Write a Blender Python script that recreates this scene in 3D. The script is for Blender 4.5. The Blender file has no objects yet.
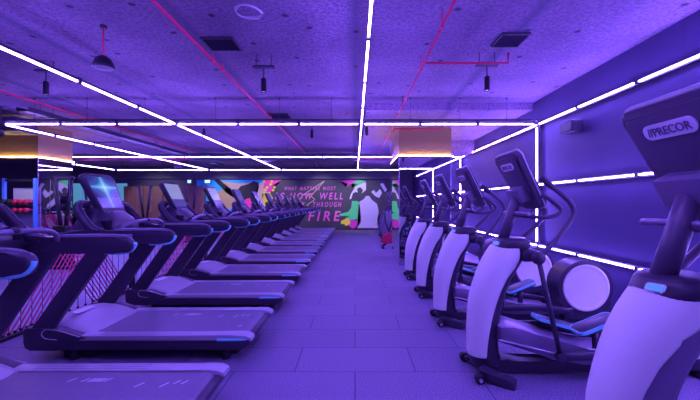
import bpy, bmesh, math, random
from mathutils import Vector, Matrix
random.seed(7)
SC = bpy.context.scene
COL = SC.collection
PI = math.pi

# ------------------------------------------------------------------ materials
def mat(name, col, rough=0.5, metal=0.0, emit=None, es=0.0, spec=0.5, noise=None, bump=None, coat=0.0):
    m = bpy.data.materials.new(name); m.use_nodes = True
    nt = m.node_tree; N = nt.nodes; L = nt.links
    b = N['Principled BSDF']
    b.inputs['Base Color'].default_value = (*col, 1)
    b.inputs['Roughness'].default_value = rough
    b.inputs['Metallic'].default_value = metal
    b.inputs['Specular IOR Level'].default_value = spec
    b.inputs['Coat Weight'].default_value = coat
    if emit:
        b.inputs['Emission Color'].default_value = (*emit, 1)
        b.inputs['Emission Strength'].default_value = es
    tc = N.new('ShaderNodeTexCoord')
    if noise:
        sc_, amt = noise
        nz = N.new('ShaderNodeTexNoise'); nz.inputs['Scale'].default_value = sc_; nz.inputs['Detail'].default_value = 4
        L.new(tc.outputs['Object'], nz.inputs['Vector'])
        mx = N.new('ShaderNodeMix'); mx.data_type = 'RGBA'
        mx.inputs['A'].default_value = (*[max(0, c * (1 - amt)) for c in col], 1)
        mx.inputs['B'].default_value = (*[min(1, c * (1 + amt)) for c in col], 1)
        L.new(nz.outputs['Fac'], mx.inputs['Factor']); L.new(mx.outputs['Result'], b.inputs['Base Color'])
    if bump:
        sc_, st = bump
        nz = N.new('ShaderNodeTexNoise'); nz.inputs['Scale'].default_value = sc_; nz.inputs['Detail'].default_value = 3
        L.new(tc.outputs['Object'], nz.inputs['Vector'])
        bp = N.new('ShaderNodeBump'); bp.inputs['Strength'].default_value = st; bp.inputs['Distance'].default_value = 0.01
        L.new(nz.outputs['Fac'], bp.inputs['Height']); L.new(bp.outputs['Normal'], b.inputs['Normal'])
    return m

TUBE_C = (0.245, 0.128, 1.0)
M = {}
M['tube'] = mat('led_tube_glow', (0.9, 0.9, 1), emit=TUBE_C, es=102)
M['housing'] = mat('dark_rail_metal', (0.06, 0.055, 0.09), 0.5, 0.3)
M['plastic'] = mat('charcoal_plastic', (0.045, 0.032, 0.065), 0.34, noise=(9, .1))
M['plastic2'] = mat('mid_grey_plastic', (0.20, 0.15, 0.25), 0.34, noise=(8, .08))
M['deck'] = mat('silver_grey_deck', (0.52, 0.50, 0.56), 0.38, 0.1, noise=(7, .06))
M['belt'] = mat('treadmill_belt', (0.22, 0.19, 0.28), 0.38, noise=(60, .25), bump=(300, .15))
M['mid'] = mat('dark_grey_plastic', (0.10, 0.07, 0.13), 0.35, noise=(8, .08))
M['rubber'] = mat('black_rubber', (0.02, 0.02, 0.028), 0.7)
M['white'] = mat('pale_shell_plastic', (0.92, 1.0, 0.86), 0.35, noise=(5, .03))
M['silver'] = mat('silver_trim', (0.75, 0.72, 0.8), 0.25, 0.6)
M['blue'] = mat('blue_accent', (0.25, 0.95, 1.0), 0.35)
M['mark'] = mat('pale_print', (0.85, 0.83, 0.9), 0.5)
M['metalgrey'] = mat('grey_painted_steel', (0.22, 0.17, 0.28), 0.3, 0.3)
M['black'] = mat('black_painted_steel', (0.03, 0.028, 0.045), 0.4, 0.2)
M['red'] = mat('red_paint', (0.62, 0.02, 0.10), 0.45)
M['redpipe'] = mat('red_pipe_paint', (1.0, 0.02, 0.14), 0.5)
M['pinkcord'] = mat('pink_elastic_cord', (1.0, 0.10, 0.35), 0.5)

M['darkcord'] = mat('violet_elastic_cord', (0.12, 0.08, 0.25), 0.6)
M['mirror'] = mat('smoked_mirror', (0.62, 0.60, 0.66), 0.02, 1.0)
M['gold'] = mat('brushed_bronze_panel', (0.34, 0.24, 0.07), 0.5, 0.0, noise=(3, .06))
M['warm'] = mat('warm_led_strip', (1, .9, .7), emit=(1.0, 0.58, 0.22), es=62)
M['brown'] = mat('brown_wood_panel', (0.22, 0.10, 0.09), 0.5, noise=(6, .25))
M['bluepost'] = mat('blue_post_paint', (0.10, 0.30, 0.95), 0.4)
M['hole'] = mat('dark_hatch', (0.02, 0.015, 0.04), 0.95, spec=.1)
M['exit'] = mat('lit_exit_sign', (0.6, 1, .9), emit=(0.45, 0.85, 0.85), es=1.1)
M['teal'] = mat('lit_teal_panel', (0.3, .8, .8), emit=(0.10, 0.40, 0.50), es=0.55)
M['badgeblue'] = mat('lit_badge', (0.1, .3, .9), emit=(0.08, 0.28, 1.0), es=0.7)
M['lamp'] = mat('lamp_lens', (0.9, .88, 1), emit=(0.75, 0.65, 1.0), es=1.2)
M['pale'] = mat('pale_cover', (0.8, 0.78, 0.85), 0.45)

def node_mat(name, rough, builder, metal=0.0):
    m = bpy.data.materials.new(name); m.use_nodes = True
    nt = m.node_tree; b = nt.nodes['Principled BSDF']
    b.inputs['Roughness'].default_value = rough; b.inputs['Metallic'].default_value = metal
    builder(nt, nt.nodes, nt.links, b); return m
def mixc(N, L, fac, a, bcol):
    x = N.new('ShaderNodeMix'); x.data_type = 'RGBA'
    for k, v in (('A', a), ('B', bcol)):
        if isinstance(v, tuple): x.inputs[k].default_value = (*v, 1)
        else: L.new(v, x.inputs[k])
    if isinstance(fac, float): x.inputs['Factor'].default_value = fac
    else: L.new(fac, x.inputs['Factor'])
    return x.outputs['Result']
def ramp(N, L, src, stops):
    r = N.new('ShaderNodeValToRGB'); L.new(src, r.inputs['Fac'])
    e = r.color_ramp.elements
    while len(e) < len(stops): e.new(0.5)
    for k, (p, c) in enumerate(stops): e[k].position = p; e[k].color = (c, c, c, 1) if not isinstance(c, tuple) else (*c, 1)
    return r.outputs['Color']
def noise(N, L, vec, scale, detail=3, rough=.5):
    n = N.new('ShaderNodeTexNoise'); n.inputs['Scale'].default_value = scale; n.inputs['Detail'].default_value = detail
    n.inputs['Roughness'].default_value = rough
    L.new(vec, n.inputs['Vector']); return n.outputs['Fac']

def b_floor(nt, N, L, b):
    tc = N.new('ShaderNodeTexCoord'); o = tc.outputs['Object']
    br = N.new('ShaderNodeTexBrick'); L.new(o, br.inputs['Vector'])
    br.offset = 0.5; br.squash = 1
    br.inputs['Scale'].default_value = 1.0; br.inputs['Brick Width'].default_value = 1.0
    br.inputs['Row Height'].default_value = 0.51; br.inputs['Mortar Size'].default_value = 0.006
    br.inputs['Mortar Smooth'].default_value = 0.3
    br.inputs['Color1'].default_value = (.24, .205, .335, 1); br.inputs['Color2'].default_value = (.29, .245, .39, 1)
    br.inputs['Mortar'].default_value = (.09, .08, .16, 1)
    n1 = noise(N, L, o, 120, 3, .6); sp = ramp(N, L, n1, [(.40, 0.3), (.64, 1.7)])
    mul = N.new('ShaderNodeMix'); mul.data_type = 'RGBA'; mul.blend_type = 'MULTIPLY'; mul.inputs['Factor'].default_value = 1
    L.new(br.outputs['Color'], mul.inputs['A']); L.new(sp, mul.inputs['B'])
    L.new(mul.outputs['Result'], b.inputs['Base Color'])
    bp = N.new('ShaderNodeBump'); bp.inputs['Strength'].default_value = .25; bp.inputs['Distance'].default_value = .006
    L.new(n1, bp.inputs['Height']); L.new(bp.outputs['Normal'], b.inputs['Normal'])
M['floor'] = node_mat('speckled_rubber_tiles', .5, b_floor)

def b_ceil(nt, N, L, b):
    tc = N.new('ShaderNodeTexCoord'); o = tc.outputs['Object']
    n1 = noise(N, L, o, 1.3, 6, .6); base = mixc(N, L, ramp(N, L, n1, [(.3, 0.), (.7, 1.)]), (.24, .165, .27), (.40, .28, .43))
    n2 = noise(N, L, o, 26, 3, .7); base2 = mixc(N, L, ramp(N, L, n2, [(.38, 0.6), (.58, 0.)]), base, (.09, .08, .15))
    # long formwork bands
    sep = N.new('ShaderNodeSeparateXYZ'); L.new(o, sep.inputs[0])
    w = N.new('ShaderNodeMath'); w.operation = 'PINGPONG'; w.inputs[1].default_value = 0.85; L.new(sep.outputs['X'], w.inputs[0])
    bd = ramp(N, L, w.outputs[0], [(.0, .75), (.11, .0)])
    base3 = mixc(N, L, bd, base2, (.10, .09, .16))
    # bolt holes
    vo = N.new('ShaderNodeTexVoronoi'); vo.voronoi_dimensions = '2D'; vo.inputs['Scale'].default_value = 1.35; vo.inputs['Randomness'].default_value = .8
    L.new(o, vo.inputs['Vector'])
    hd = ramp(N, L, vo.outputs['Distance'], [(.030, .85), (.055, .0)])
    base4 = mixc(N, L, hd, base3, (.02, .02, .04))
    L.new(base4, b.inputs['Base Color'])
    bp = N.new('ShaderNodeBump'); bp.inputs['Strength'].default_value = .5; bp.inputs['Distance'].default_value = .02
    L.new(n2, bp.inputs['Height']); L.new(bp.outputs['Normal'], b.inputs['Normal'])
M['ceil'] = node_mat('raw_concrete', .8, b_ceil)

def b_wall(nt, N, L, b):
    tc = N.new('ShaderNodeTexCoord'); o = tc.outputs['Object']
    n1 = noise(N, L, o, 2.2, 4); c = mixc(N, L, n1, (.075, .055, .17), (.09, .068, .20))
    sep = N.new('ShaderNodeSeparateXYZ'); L.new(o, sep.inputs[0])
    w = N.new('ShaderNodeMath'); w.operation = 'PINGPONG'; w.inputs[1].default_value = 0.6; L.new(sep.outputs['Y'], w.inputs[0])
    sd = ramp(N, L, w.outputs[0], [(.0, .45), (.008, .0)])
    L.new(mixc(N, L, sd, c, (.04, .03, .09)), b.inputs['Base Color'])
M['wall'] = node_mat('painted_wall_panels', .6, b_wall)
M['wall_dark'] = mat('dark_painted_wall', (.09, .08, .13), .6, noise=(2, .1))

def screen_mat(name, kind):
    def f(nt, N, L, b):
        tc = N.new('ShaderNodeTexCoord'); sep = N.new('ShaderNodeSeparateXYZ'); L.new(tc.outputs['Generated'], sep.inputs[0])
        def m(op, a, c):
            x = N.new('ShaderNodeMath'); x.operation = op
            for i, v in enumerate((a, c)):
                if isinstance(v, (int, float)): x.inputs[i].default_value = v
                else: L.new(v, x.inputs[i])
            return x.outputs[0]
        b.inputs['Base Color'].default_value = (.02, .02, .04, 1)
        if kind == 'star':
            u = m('ABSOLUTE', m('SUBTRACT', sep.outputs['Y'], .5), 0); v = m('ABSOLUTE', m('SUBTRACT', sep.outputs['Z'], .66), 0)
            d = m('MULTIPLY', m('ADD', u, .02), m('ADD', v, .02))
            nz = noise(N, L, tc.outputs['Generated'], 5, 3)
            g = ramp(N, L, d, [(.0008, (.75, .95, 1.)), (.006, (.15, .55, .95)), (.03, (.03, .10, .45)), (.1, (.02, .03, .2))])
            low = ramp(N, L, sep.outputs['Z'], [(.30, (.10, .06, .45)), (.34, (.0, .0, .0))])
            ad = N.new('ShaderNodeMix'); ad.data_type = 'RGBA'; ad.blend_type = 'ADD'; ad.inputs['Factor'].default_value = 1
            L.new(g, ad.inputs['A']); L.new(low, ad.inputs['B'])
            L.new(ad.outputs['Result'], b.inputs['Emission Color']); b.inputs['Emission Strength'].default_value = .75
        else:
            lo, hi = kind
            nz = noise(N, L, tc.outputs['Generated'], 3, 2)
            L.new(mixc(N, L, ramp(N, L, sep.outputs['Z'], [(.3, 0.), (.34, 1.)]), lo, mixc(N, L, nz, hi, tuple(c * .7 for c in hi))), b.inputs['Emission Color'])
            b.inputs['Emission Strength'].default_value = .8
    return node_mat(name, .2, f)
M['scr_star'] = screen_mat('screen_blue_star', 'star')
M['scr_pale'] = screen_mat('screen_pale', ((.08, .06, .35), (.36, .38, .80)))
M['scr_dim'] = screen_mat('screen_dim', ((.04, .03, .2), (.10, .09, .42)))

# ------------------------------------------------------------------ mesh helpers
def face(bm, vs, mi=0):
    try:
        f = bm.faces.new(vs); f.material_index = mi; return f
    except ValueError: return None
def box(bm, x0, x1, y0, y1, z0, z1, mi=0, bev=0, mtx=None, seg=2):
    v = [bm.verts.new(p) for p in ((x0,y0,z0),(x1,y0,z0),(x1,y1,z0),(x0,y1,z0),(x0,y0,z1),(x1,y0,z1),(x1,y1,z1),(x0,y1,z1))]
    fs = [face(bm, [v[i] for i in q], mi) for q in ((3,2,1,0),(4,5,6,7),(0,1,5,4),(1,2,6,5),(2,3,7,6),(3,0,4,7))]
    if mtx is not None:
        for q in v: q.co = mtx @ q.co
    if bev:
        es = list({e for f in fs for e in f.edges})
        r = bmesh.ops.bevel(bm, geom=es, offset=bev, segments=seg, affect='EDGES', profile=.5)
        for f in r['faces']: f.material_index = mi
def frame_at(p, d):
    d = d.normalized(); up = Vector((0,0,1)) if abs(d.z) < .9 else Vector((0,1,0))
    s = d.cross(up).normalized(); return s, s.cross(d).normalized()
def smooth_path(pts, n=6):
    pts = [Vector(p) for p in pts]
    if len(pts) < 3: return pts
    out = []
    P = [pts[0]*2-pts[1]] + pts + [pts[-1]*2-pts[-2]]
    for i in range(1, len(P)-2):
        for k in range(n):
            t = k/n; a,b_,c,d = P[i-1],P[i],P[i+1],P[i+2]
            out.append(.5*((2*b_)+(c-a)*t+(2*a-5*b_+4*c-d)*t*t+(3*b_-a-3*c+d)*t**3))
    out.append(pts[-1]); return out
def tube(bm, pts, r, n=10, mi=0, smooth=True, ry=None, cap=True, up=None):
    pts = smooth_path(pts) if smooth else [Vector(p) for p in pts]
    ry = ry or r; rings = []; ps = None
    for i, p in enumerate(pts):
        d = (pts[min(i+1, len(pts)-1)] - pts[max(i-1, 0)])
        if ps is None:
            if up is not None:
                s = d.normalized().cross(Vector(up)).normalized(); t = s.cross(d.normalized())
            else: s, t = frame_at(p, d)
        else:
            dn = d.normalized(); s = (ps - dn*ps.dot(dn)).normalized(); t = s.cross(dn)
        ps = s
        rr = r[i] if isinstance(r, list) else r
        rings.append([bm.verts.new(p + s*math.cos(a)*rr + t*math.sin(a)*(ry if not isinstance(r, list) else rr)) for a in [2*PI*k/n for k in range(n)]])
    for a, b_ in zip(rings, rings[1:]):
        for k in range(n):
            f = face(bm, (a[k], a[(k+1)%n], b_[(k+1)%n], b_[k]), mi)
            if f: f.smooth = True
    if cap: face(bm, rings[0][::-1], mi); face(bm, rings[-1], mi)
def cyl(bm, p0, p1, r, n=16, mi=0, r2=None):
    p0, p1 = Vector(p0), Vector(p1); s, t = frame_at(p0, p1-p0); r2 = r if r2 is None else r2
    A = [bm.verts.new(p0 + (s*math.cos(2*PI*k/n)+t*math.sin(2*PI*k/n))*r) for k in range(n)]
    B = [bm.verts.new(p1 + (s*math.cos(2*PI*k/n)+t*math.sin(2*PI*k/n))*r2) for k in range(n)]
    for k in range(n):
        f = face(bm, (A[k], A[(k+1)%n], B[(k+1)%n], B[k]), mi)
        if f: f.smooth = True
    face(bm, A[::-1], mi); face(bm, B, mi)
def lathe(bm, prof, c=(0,0,0), axis='Z', n=28, mi=0, mis=None):
    c = Vector(c); rings = []
    for r, h in prof:
        ring = []
        for k in range(n):
            a = 2*PI*k/n
            if axis == 'Z': p = Vector((r*math.cos(a), r*math.sin(a), h))
            elif axis == 'Y': p = Vector((r*math.cos(a), h, r*math.sin(a)))
            else: p = Vector((h, r*math.cos(a), r*math.sin(a)))
            ring.append(bm.verts.new(c+p))
        rings.append(ring)
    for i, (a, b_) in enumerate(zip(rings, rings[1:])):
        for k in range(n):
            f = face(bm, (a[k], a[(k+1)%n], b_[(k+1)%n], b_[k]), mis[i] if mis else mi)
            if f: f.smooth = True
    face(bm, rings[0][::-1], mis[0] if mis else mi); face(bm, rings[-1], mis[-1] if mis else mi)
def ball(bm, c, r, mi=0, n=14, sz=1):
    prof = [(max(.0005, r*math.sin(PI*k/10)), -r*math.cos(PI*k/10)*sz) for k in range(11)]
    lathe(bm, prof, c, 'Z', n, mi)
def prism(bm, prof, y0, y1, mi=0, bev=0, mtx=None, seg=2):
    """profile in XZ extruded along Y"""
    A = [bm.verts.new((x, y0, z)) for x, z in prof]; B = [bm.verts.new((x, y1, z)) for x, z in prof]
    fs = [face(bm, A, mi), face(bm, B[::-1], mi)]
    n = len(prof)
    for k in range(n): fs.append(face(bm, (A[(k+1)%n], A[k], B[k], B[(k+1)%n]), mi))
    if mtx is not None:
        for q in A+B: q.co = mtx @ q.co
    if bev:
        es = list({e for f in fs[:2] for e in f.edges})
        r = bmesh.ops.bevel(bm, geom=es, offset=bev, segments=seg, affect='EDGES', profile=.5)
        for f in r['faces']: f.material_index = mi; f.smooth = True
def rounded(w, h, r, w2=None, n=5, cx=0, cy=0):
    """rounded rectangle / trapezoid outline: w at the bottom, w2 at the top"""
    w2 = w if w2 is None else w2; pts = []
    for (x, y, a0) in ((w/2-r, -h/2+r, -PI/2), (w2/2-r, h/2-r, 0), (-w2/2+r, h/2-r, PI/2), (-w/2+r, -h/2+r, PI)):
        for k in range(n+1):
            a = a0 + PI/2*k/n; pts.append((cx+x+r*math.cos(a), cy+y+r*math.sin(a)))
    return pts
def plate(bm, prof, t0, t1, mtx, mi=0, bev=0):
    """outline (u,v) extruded along w then moved by mtx"""
    A = [bm.verts.new((u, v, t0)) for u, v in prof]; B = [bm.verts.new((u, v, t1)) for u, v in prof]
    n = len(prof); fs = [face(bm, A[::-1], mi), face(bm, B, mi)]
    for k in range(n):
        f = face(bm, (A[k], A[(k+1)%n], B[(k+1)%n], B[k]), mi); fs.append(f)
    if bev:
        es = list({e for f in fs[:2] for e in f.edges})
        r = bmesh.ops.bevel(bm, geom=es, offset=bev, segments=2, affect='EDGES', profile=.5)
        vs = set(A+B) | {v for f in r['faces'] for v in f.verts}
        for f in r['faces']: f.material_index = mi; f.smooth = True
        allv = {v for v in vs if v.is_valid} | {v for f in fs if f and f.is_valid for v in f.verts}
    else: allv = set(A+B)
    for v in allv: v.co = mtx @ v.co
def obj(name, bm, mats, parent=None, smooth=None):
    me = bpy.data.meshes.new(name)
    bmesh.ops.recalc_face_normals(bm, faces=bm.faces[:])
    bm.to_mesh(me); bm.free()
    for m in (mats if isinstance(mats, (list, tuple)) else [mats]): me.materials.append(m)
    if smooth:
        me.set_sharp_from_angle(angle=smooth) if hasattr(me, 'set_sharp_from_angle') else None
        for p in me.polygons: p.use_smooth = True
        me.set_sharp_from_angle(angle=smooth)
    o = bpy.data.objects.new(name, me); COL.objects.link(o)
    if parent: o.parent = parent
    return o
def B(): return bmesh.new()
SM = math.radians(40)
def thing(name, label, cat, loc=(0,0,0), rz=0, group=None):
    o = bpy.data.objects.new(name, None); COL.objects.link(o); o.location = loc; o.rotation_euler = (0,0,rz)
    o.empty_display_size = .1
    o['label'] = label; o['category'] = cat
    if group: o['group'] = group
    return o
def tag(o, label, cat, group=None):
    o['label'] = label; o['category'] = cat
    if group: o['group'] = group
    return o
def struct(o, label=None):
    o['kind'] = 'structure'
    if label: o['label'] = label
    return o
def dup(o, loc=None, label=None, parent=None, swap=None):
    c = o.copy(); COL.objects.link(c)
    if parent: c.parent = parent
    if loc is not None: c.location = loc
    if label: c['label'] = label
    if swap and o.name.split('.')[0] in swap and o.type == 'MESH':
        c.data = o.data.copy(); c.data.materials[0] = swap[o.name.split('.')[0]]
    for ch in [k for k in o.children]: dup(ch, parent=c, swap=swap)
    return c
def text_mesh(s, size, shear=0.0, spacing=1.0, depth=0.002, bold=0.0):
    cu = bpy.data.curves.new('lettering_curve', 'FONT'); cu.body = s; cu.size = size; cu.shear = shear
    cu.space_character = spacing; cu.extrude = depth; cu.align_x = 'CENTER'; cu.align_y = 'CENTER'; cu.offset = bold
    cu.resolution_u = 3
    t = bpy.data.objects.new('lettering_tmp', cu); COL.objects.link(t)
    dg = bpy.context.evaluated_depsgraph_get(); dg.update()
    me = bpy.data.meshes.new_from_object(t.evaluated_get(dg))
    bpy.data.objects.remove(t); bpy.data.curves.remove(cu)
    return me
def text_obj(name, s, size, m, mtx, parent, width=None, height=None, **k):
    me = text_mesh(s, size, **k)
    xs = [v.co.x for v in me.vertices]; ys = [v.co.y for v in me.vertices]
    cx = (min(xs)+max(xs))/2; cy = (min(ys)+max(ys))/2
    fx = width/(max(xs)-min(xs)) if width else 1; fy = height/(max(ys)-min(ys)) if height else fx
    for v in me.vertices:
        v.co.x = (v.co.x-cx)*fx; v.co.y = (v.co.y-cy)*fy; v.co = mtx @ v.co
    me.materials.clear(); me.materials.append(m)
    o = bpy.data.objects.new(name, me); COL.objects.link(o); o.parent = parent; return o
def basis(o, u, v):
    u = Vector(u).normalized(); v = Vector(v).normalized(); w = u.cross(v)
    m = Matrix.Identity(4)
    for i in range(3): m[i][0] = u[i]; m[i][1] = v[i]; m[i][2] = w[i]; m[i][3] = o[i]
    return m
ORD = ['nearest','second','third','fourth','fifth','sixth','seventh','eighth','ninth','tenth','eleventh','twelfth','thirteenth','fourteenth','fifteenth','sixteenth']

# ------------------------------------------------------------------ room shell
XW, ZC, YB, XL, YF = 3.2, 3.19, 18.8, -15.0, -4.0
bm = B(); box(bm, -3.6, XW, YF, YB, -.1, 0); struct(obj('floor', bm, M['floor']))
M['floor_pale'] = mat('pale_training_floor', (.55, .54, .66), .35, noise=(4, .08))
bm = B(); box(bm, XL, -3.6, YF, YB, -.1, 0); struct(obj('floor', bm, M['floor_pale']))
bm = B(); box(bm, XL, XW, YF, YB, ZC, ZC+.15); box(bm, .2, XW, 6.66, YB, 3.065, ZC+.02); struct(obj('ceiling', bm, M['ceil']))
bm = B(); box(bm, XW, XW+.15, YF, YB, 0, ZC+.15); struct(obj('wall_right', bm, M['wall']))
bm = B(); box(bm, XL-.15, XL, YF, YB, 0, ZC+.15); struct(obj('wall_left', bm, M['wall_dark']))
bm = B(); box(bm, XL, XW, YB, YB+.15, 0, ZC+.15); struct(obj('wall_back', bm, M['wall_dark']))
bm = B(); box(bm, XL, XW, YF-.15, YF, 0, ZC+.15); struct(obj('wall_front', bm, M['wall_dark']))
bm = B(); box(bm, XL, XW-.01, YB-.35, YB, 2.58, 2.92, bev=.01); struct(obj('trim_1', bm, M['wall_dark']))
bm = B(); box(bm, XW-.012, XW, YF, YB, 0, .1, bev=.003); struct(obj('baseboard_right', bm, M['plastic']))
bm = B(); box(bm, XL, XW-.02, YB-.012, YB, 0, .1, bev=.003); struct(obj('baseboard_back', bm, M['plastic']))
# slab bulkhead on the right wall beyond the pillar
bm = B(); box(bm, 2.15, XW, 9.9, 10.5, 2.72, 3.065, bev=.01); struct(obj('trim_2', bm, M['ceil']))

def pillar(x0, x1, y0, y1, ztop, label):
    r = thing('pillar', label, 'pillar', ((x0+x1)/2, (y0+y1)/2, 0)); r['kind'] = 'structure'
    hx, hy = (x1-x0)/2, (y1-y0)/2
    bm = B(); box(bm, -hx+.02, hx-.02, -hy+.02, hy-.02, 0, ztop); obj('core', bm, M['ceil'], r)
    for nm, (a, b_, c, d) in (('mirror_panel', (-hx+.008, hx-.008, -hy, -hy+.02)), ('mirror_panel', (-hx, -hx+.02, -hy+.008, hy-.008)),
                              ('mirror_panel', (hx-.02, hx, -hy+.008, hy-.008)), ('mirror_panel', (-hx+.008, hx-.008, hy-.02, hy))):
        bm = B(); box(bm, a, b_, c, d, .02, 2.40); obj(nm, bm, M['mirror'], r)
    bm = B()
    box(bm, -hx-.005, hx+.005, -hy-.005, -hy+.02, 2.47, ztop); box(bm, -hx-.005, hx+.005, hy-.02, hy+.005, 2.47, ztop)
    box(bm, -hx-.005, -hx+.02, -hy+.02, hy-.02, 2.47, ztop); box(bm, hx-.02, hx+.005, -hy+.02, hy-.02, 2.47, ztop)
    obj('upper_cladding', bm, M['gold'], r)
    bm = B()   # ledge that carries the warm strip
    for a in ((-hx-.035, hx+.035, -hy-.035, -hy+.01), (-hx-.035, hx+.035, hy-.01, hy+.035), (-hx-.035, -hx+.01, -hy+.01, hy-.01), (hx-.01, hx+.035, -hy+.01, hy-.01)):
        box(bm, *a, 2.40, 2.425)
    obj('cove_ledge', bm, M['black'], r)
    bm = B()
    for a in ((-hx-.03, hx+.03, -hy-.03, -hy-.012), (-hx-.03, hx+.03, hy+.012, hy+.03), (-hx-.03, -hx-.012, -hy, hy), (hx+.012, hx+.03, -hy, hy)):
        box(bm, *a, 2.426, 2.438)
    obj('light_strip', bm, M['warm'], r)
    for sx in (-1, 1):
        bm = B(); box(bm, sx*hx-.006, sx*hx+.006, -hy-.006, -hy+.006, .0, 2.4); obj('edge_profile', bm, M['silver'], r)
    return r
pillar(.98, 2.13, 8.22, 9.8, 3.065, 'mirrored pillar with bronze top band at the end of the elliptical row')
pillar(-9.3, -7.24, 8.45, 9.48, ZC, 'mirrored pillar with bronze top band at the far left')

# ------------------------------------------------------------------ camera
cam = bpy.data.cameras.new('camera'); cam.sensor_width = 36; cam.sensor_fit = 'HORIZONTAL'
cam.lens = 36*370/700
cam.shift_x = (350-355)/700.0; cam.shift_y = (202.5-200)/700.0
co = bpy.data.objects.new('camera', cam); COL.objects.link(co); co.location = (0,0,1.4); co.rotation_euler = (PI/2,0,0)
SC.camera = co

# ------------------------------------------------------------------ LED tubes
def make_led(L, wide=False):
    r = thing('hanging_tube_light', 'x', 'tube light', group='LED tube lights')
    bm = B(); box(bm, -L/2+.032, L/2-.032, -.0088, .0088, -.0088, .0105, bev=.004); obj('glowing_tube', bm, M['tube'], r)
    bm = B(); hw = .030 if wide else .006; box(bm, -L/2, L/2, -hw, hw, .0105, .042, bev=.002); obj('housing', bm, M['housing'], r)
    for s in (-1, 1):
        bm = B(); box(bm, s*(L/2-.012)-.012, s*(L/2-.012)+.012, -.02, .02, -.018, .05, bev=.004); obj('end_bracket', bm, M['housing'], r)
    return r
protoled = {}
def led_line(p0, p1, n, phrase, first=None):
    """n tubes laid end to end from p0 to p1"""
    p0, p1 = Vector(p0), Vector(p1); d = p1-p0; L = round(d.length/n, 3)
    for i in range(n):
        c = p0 + d*((i+.5)/n)
        key = (L, 'wall' in phrase)
        if key not in protoled: r = make_led(*key); protoled[key] = r
        else: r = dup(protoled[key])
        r.location = c
        if abs(d.normalized().z) > .5: r.rotation_euler = (0, PI/2, 0) if True else None
        elif abs(d.normalized().y) > .5: r.rotation_euler = (0, 0, PI/2)
        else: r.rotation_euler = (0, 0, 0)
        if 'wall' in phrase:
            # turn the housing towards the wall on the +X side
            if abs(d.normalized().z) > .5: r.rotation_euler = (0, PI/2, 0)
            else: r.rotation_euler = (PI/2, 0, PI/2)
        r['label'] = '%s glowing tube %s' % (ORD[i] if n > 1 else 'single', phrase)
ZG = 2.745
YC = 6.35; YN = YC-1.11*8; YE = YC+1.11*8
led_line((.11, YN, ZG), (.11, YE, ZG), 16, 'of the ceiling line above the aisle')
led_line((-3.08, YN, ZG), (-3.08, YE, ZG), 16, 'of the ceiling line above the treadmill fronts')
led_line((-6.05, YC, ZG), (-6.05, YE, ZG), 8, 'of the ceiling line far left of the treadmills')
led_line((-9.9, 10.96, ZG), (-9.9, YE, ZG), 4, 'of the leftmost ceiling line behind the left pillar')
XT = XW-.052
for z, nm in ((ZG, 'top'), (1.71, 'middle'), (.66, 'bottom')):
    led_line((XT, YN, z), (XT, YE, z), 16, 'of the %s line along the right wall' % nm)
for y, nm in ((1.64, 'beside the nearest elliptical'), (YC, 'at the front ceiling cross line'), (10.96, 'behind the right pillar'), (YE+.1, 'at the far end')):
    led_line((XT-.03, y, ZG-.03), (XT-.03, y, .70), 2, 'of the wall upright '+nm)
for y, x0, nm in ((1.71, -9.9, 'overhead'), (YC, -6.05, 'front'), (10.96, -9.9, 'middle'), (YE+.1, -9.9, 'farthest')):
    for (a, b_) in ((-9.9, -6.05), (-6.05, -3.08), (-3.08, .11), (.11, XT-.03)):
        if a < x0-.01: continue
        g = .03
        side = {-9.9: 'outer left', -6.05: 'left', -3.08: 'centre', .11: 'right'}[a]
        led_line((a+g, y, ZG), (b_-g, y, ZG), 3, 'across the %s part of the %s ceiling cross line' % (side, nm))
# thin hanging wires
k = 0
for y, x0, nm in ((YC, -6.05, 'front'), (10.96, -9.9, 'middle'), (YE+.1, -9.9, 'farthest')):
    bm = B(); box(bm, x0-(.6 if y < 7 else 0), XT-.02, y-.015, y+.015, ZG+.05, ZG+.085, bev=.004); tag(obj('hanging_light_rail', bm, M['housing']), 'dark mounting rail above the %s ceiling cross line' % nm, 'rail')
for y, xs in ((YC, (-5.5,-4.6,-3.6,-2.4,-1.3,-.4,.95,1.8,2.6)), (10.96, (-8,-5,-2,1)), (YE+.1, (-8,-5,-2,1))):
    for x in xs:
        zt = ZC if (x < .2 or y < 6.6) else 3.065
        bm = B(); cyl(bm, (x,y,ZG+.08), (x,y,zt), .003, 6); cyl(bm, (x,y,ZG+.075), (x,y,ZG+.10), .012, 8); cyl(bm, (x,y,zt-.012), (x,y,zt), .02, 8)
        tag(obj('hanging_wire', bm, M['housing']), 'thin steel wire holding up the %s ceiling light line' % {YC:'front cross', 10.96:'middle cross'}.get(y, 'far cross'), 'wire', 'hanger wires of the %s light line' % {YC:'front', 10.96:'middle'}.get(y, 'far'))

# ------------------------------------------------------------------ ceiling fittings
def pipe(pts, r, m, label, name='hanging_sprinkler_pipe', cat='pipe', clamps=()):
    o = thing(name, label, cat, pts[0]); p0 = Vector(pts[0])
    bm = B(); tube(bm, [Vector(p)-p0 for p in pts], r, 10, smooth=False); obj('pipe_run', bm, m, o)
    for c in clamps:
        c = Vector(c)-p0
        bm = B(); cyl(bm, c-Vector((0,.02,0)), c+Vector((0,.02,0)), r*1.5, 12); cyl(bm, c, (c.x, c.y, ZC-p0.z), .006, 6); obj('clamp', bm, m, o)
    return o
pipe([(-1.70,0.3,3.1),(-1.70,17,3.1)], .014, M['redpipe'], 'long red sprinkler pipe above the treadmill belts', clamps=[(-1.70,y,3.1) for y in (2.4,4.43,4.75,7.5,10.5)])
pipe([(-5.40,.3,3.1),(-5.40,17,3.1)], .014, M['redpipe'], 'red sprinkler pipe over the open floor on the left', clamps=[(-5.4,y,3.1) for y in (5,7.6,10)])
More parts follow.
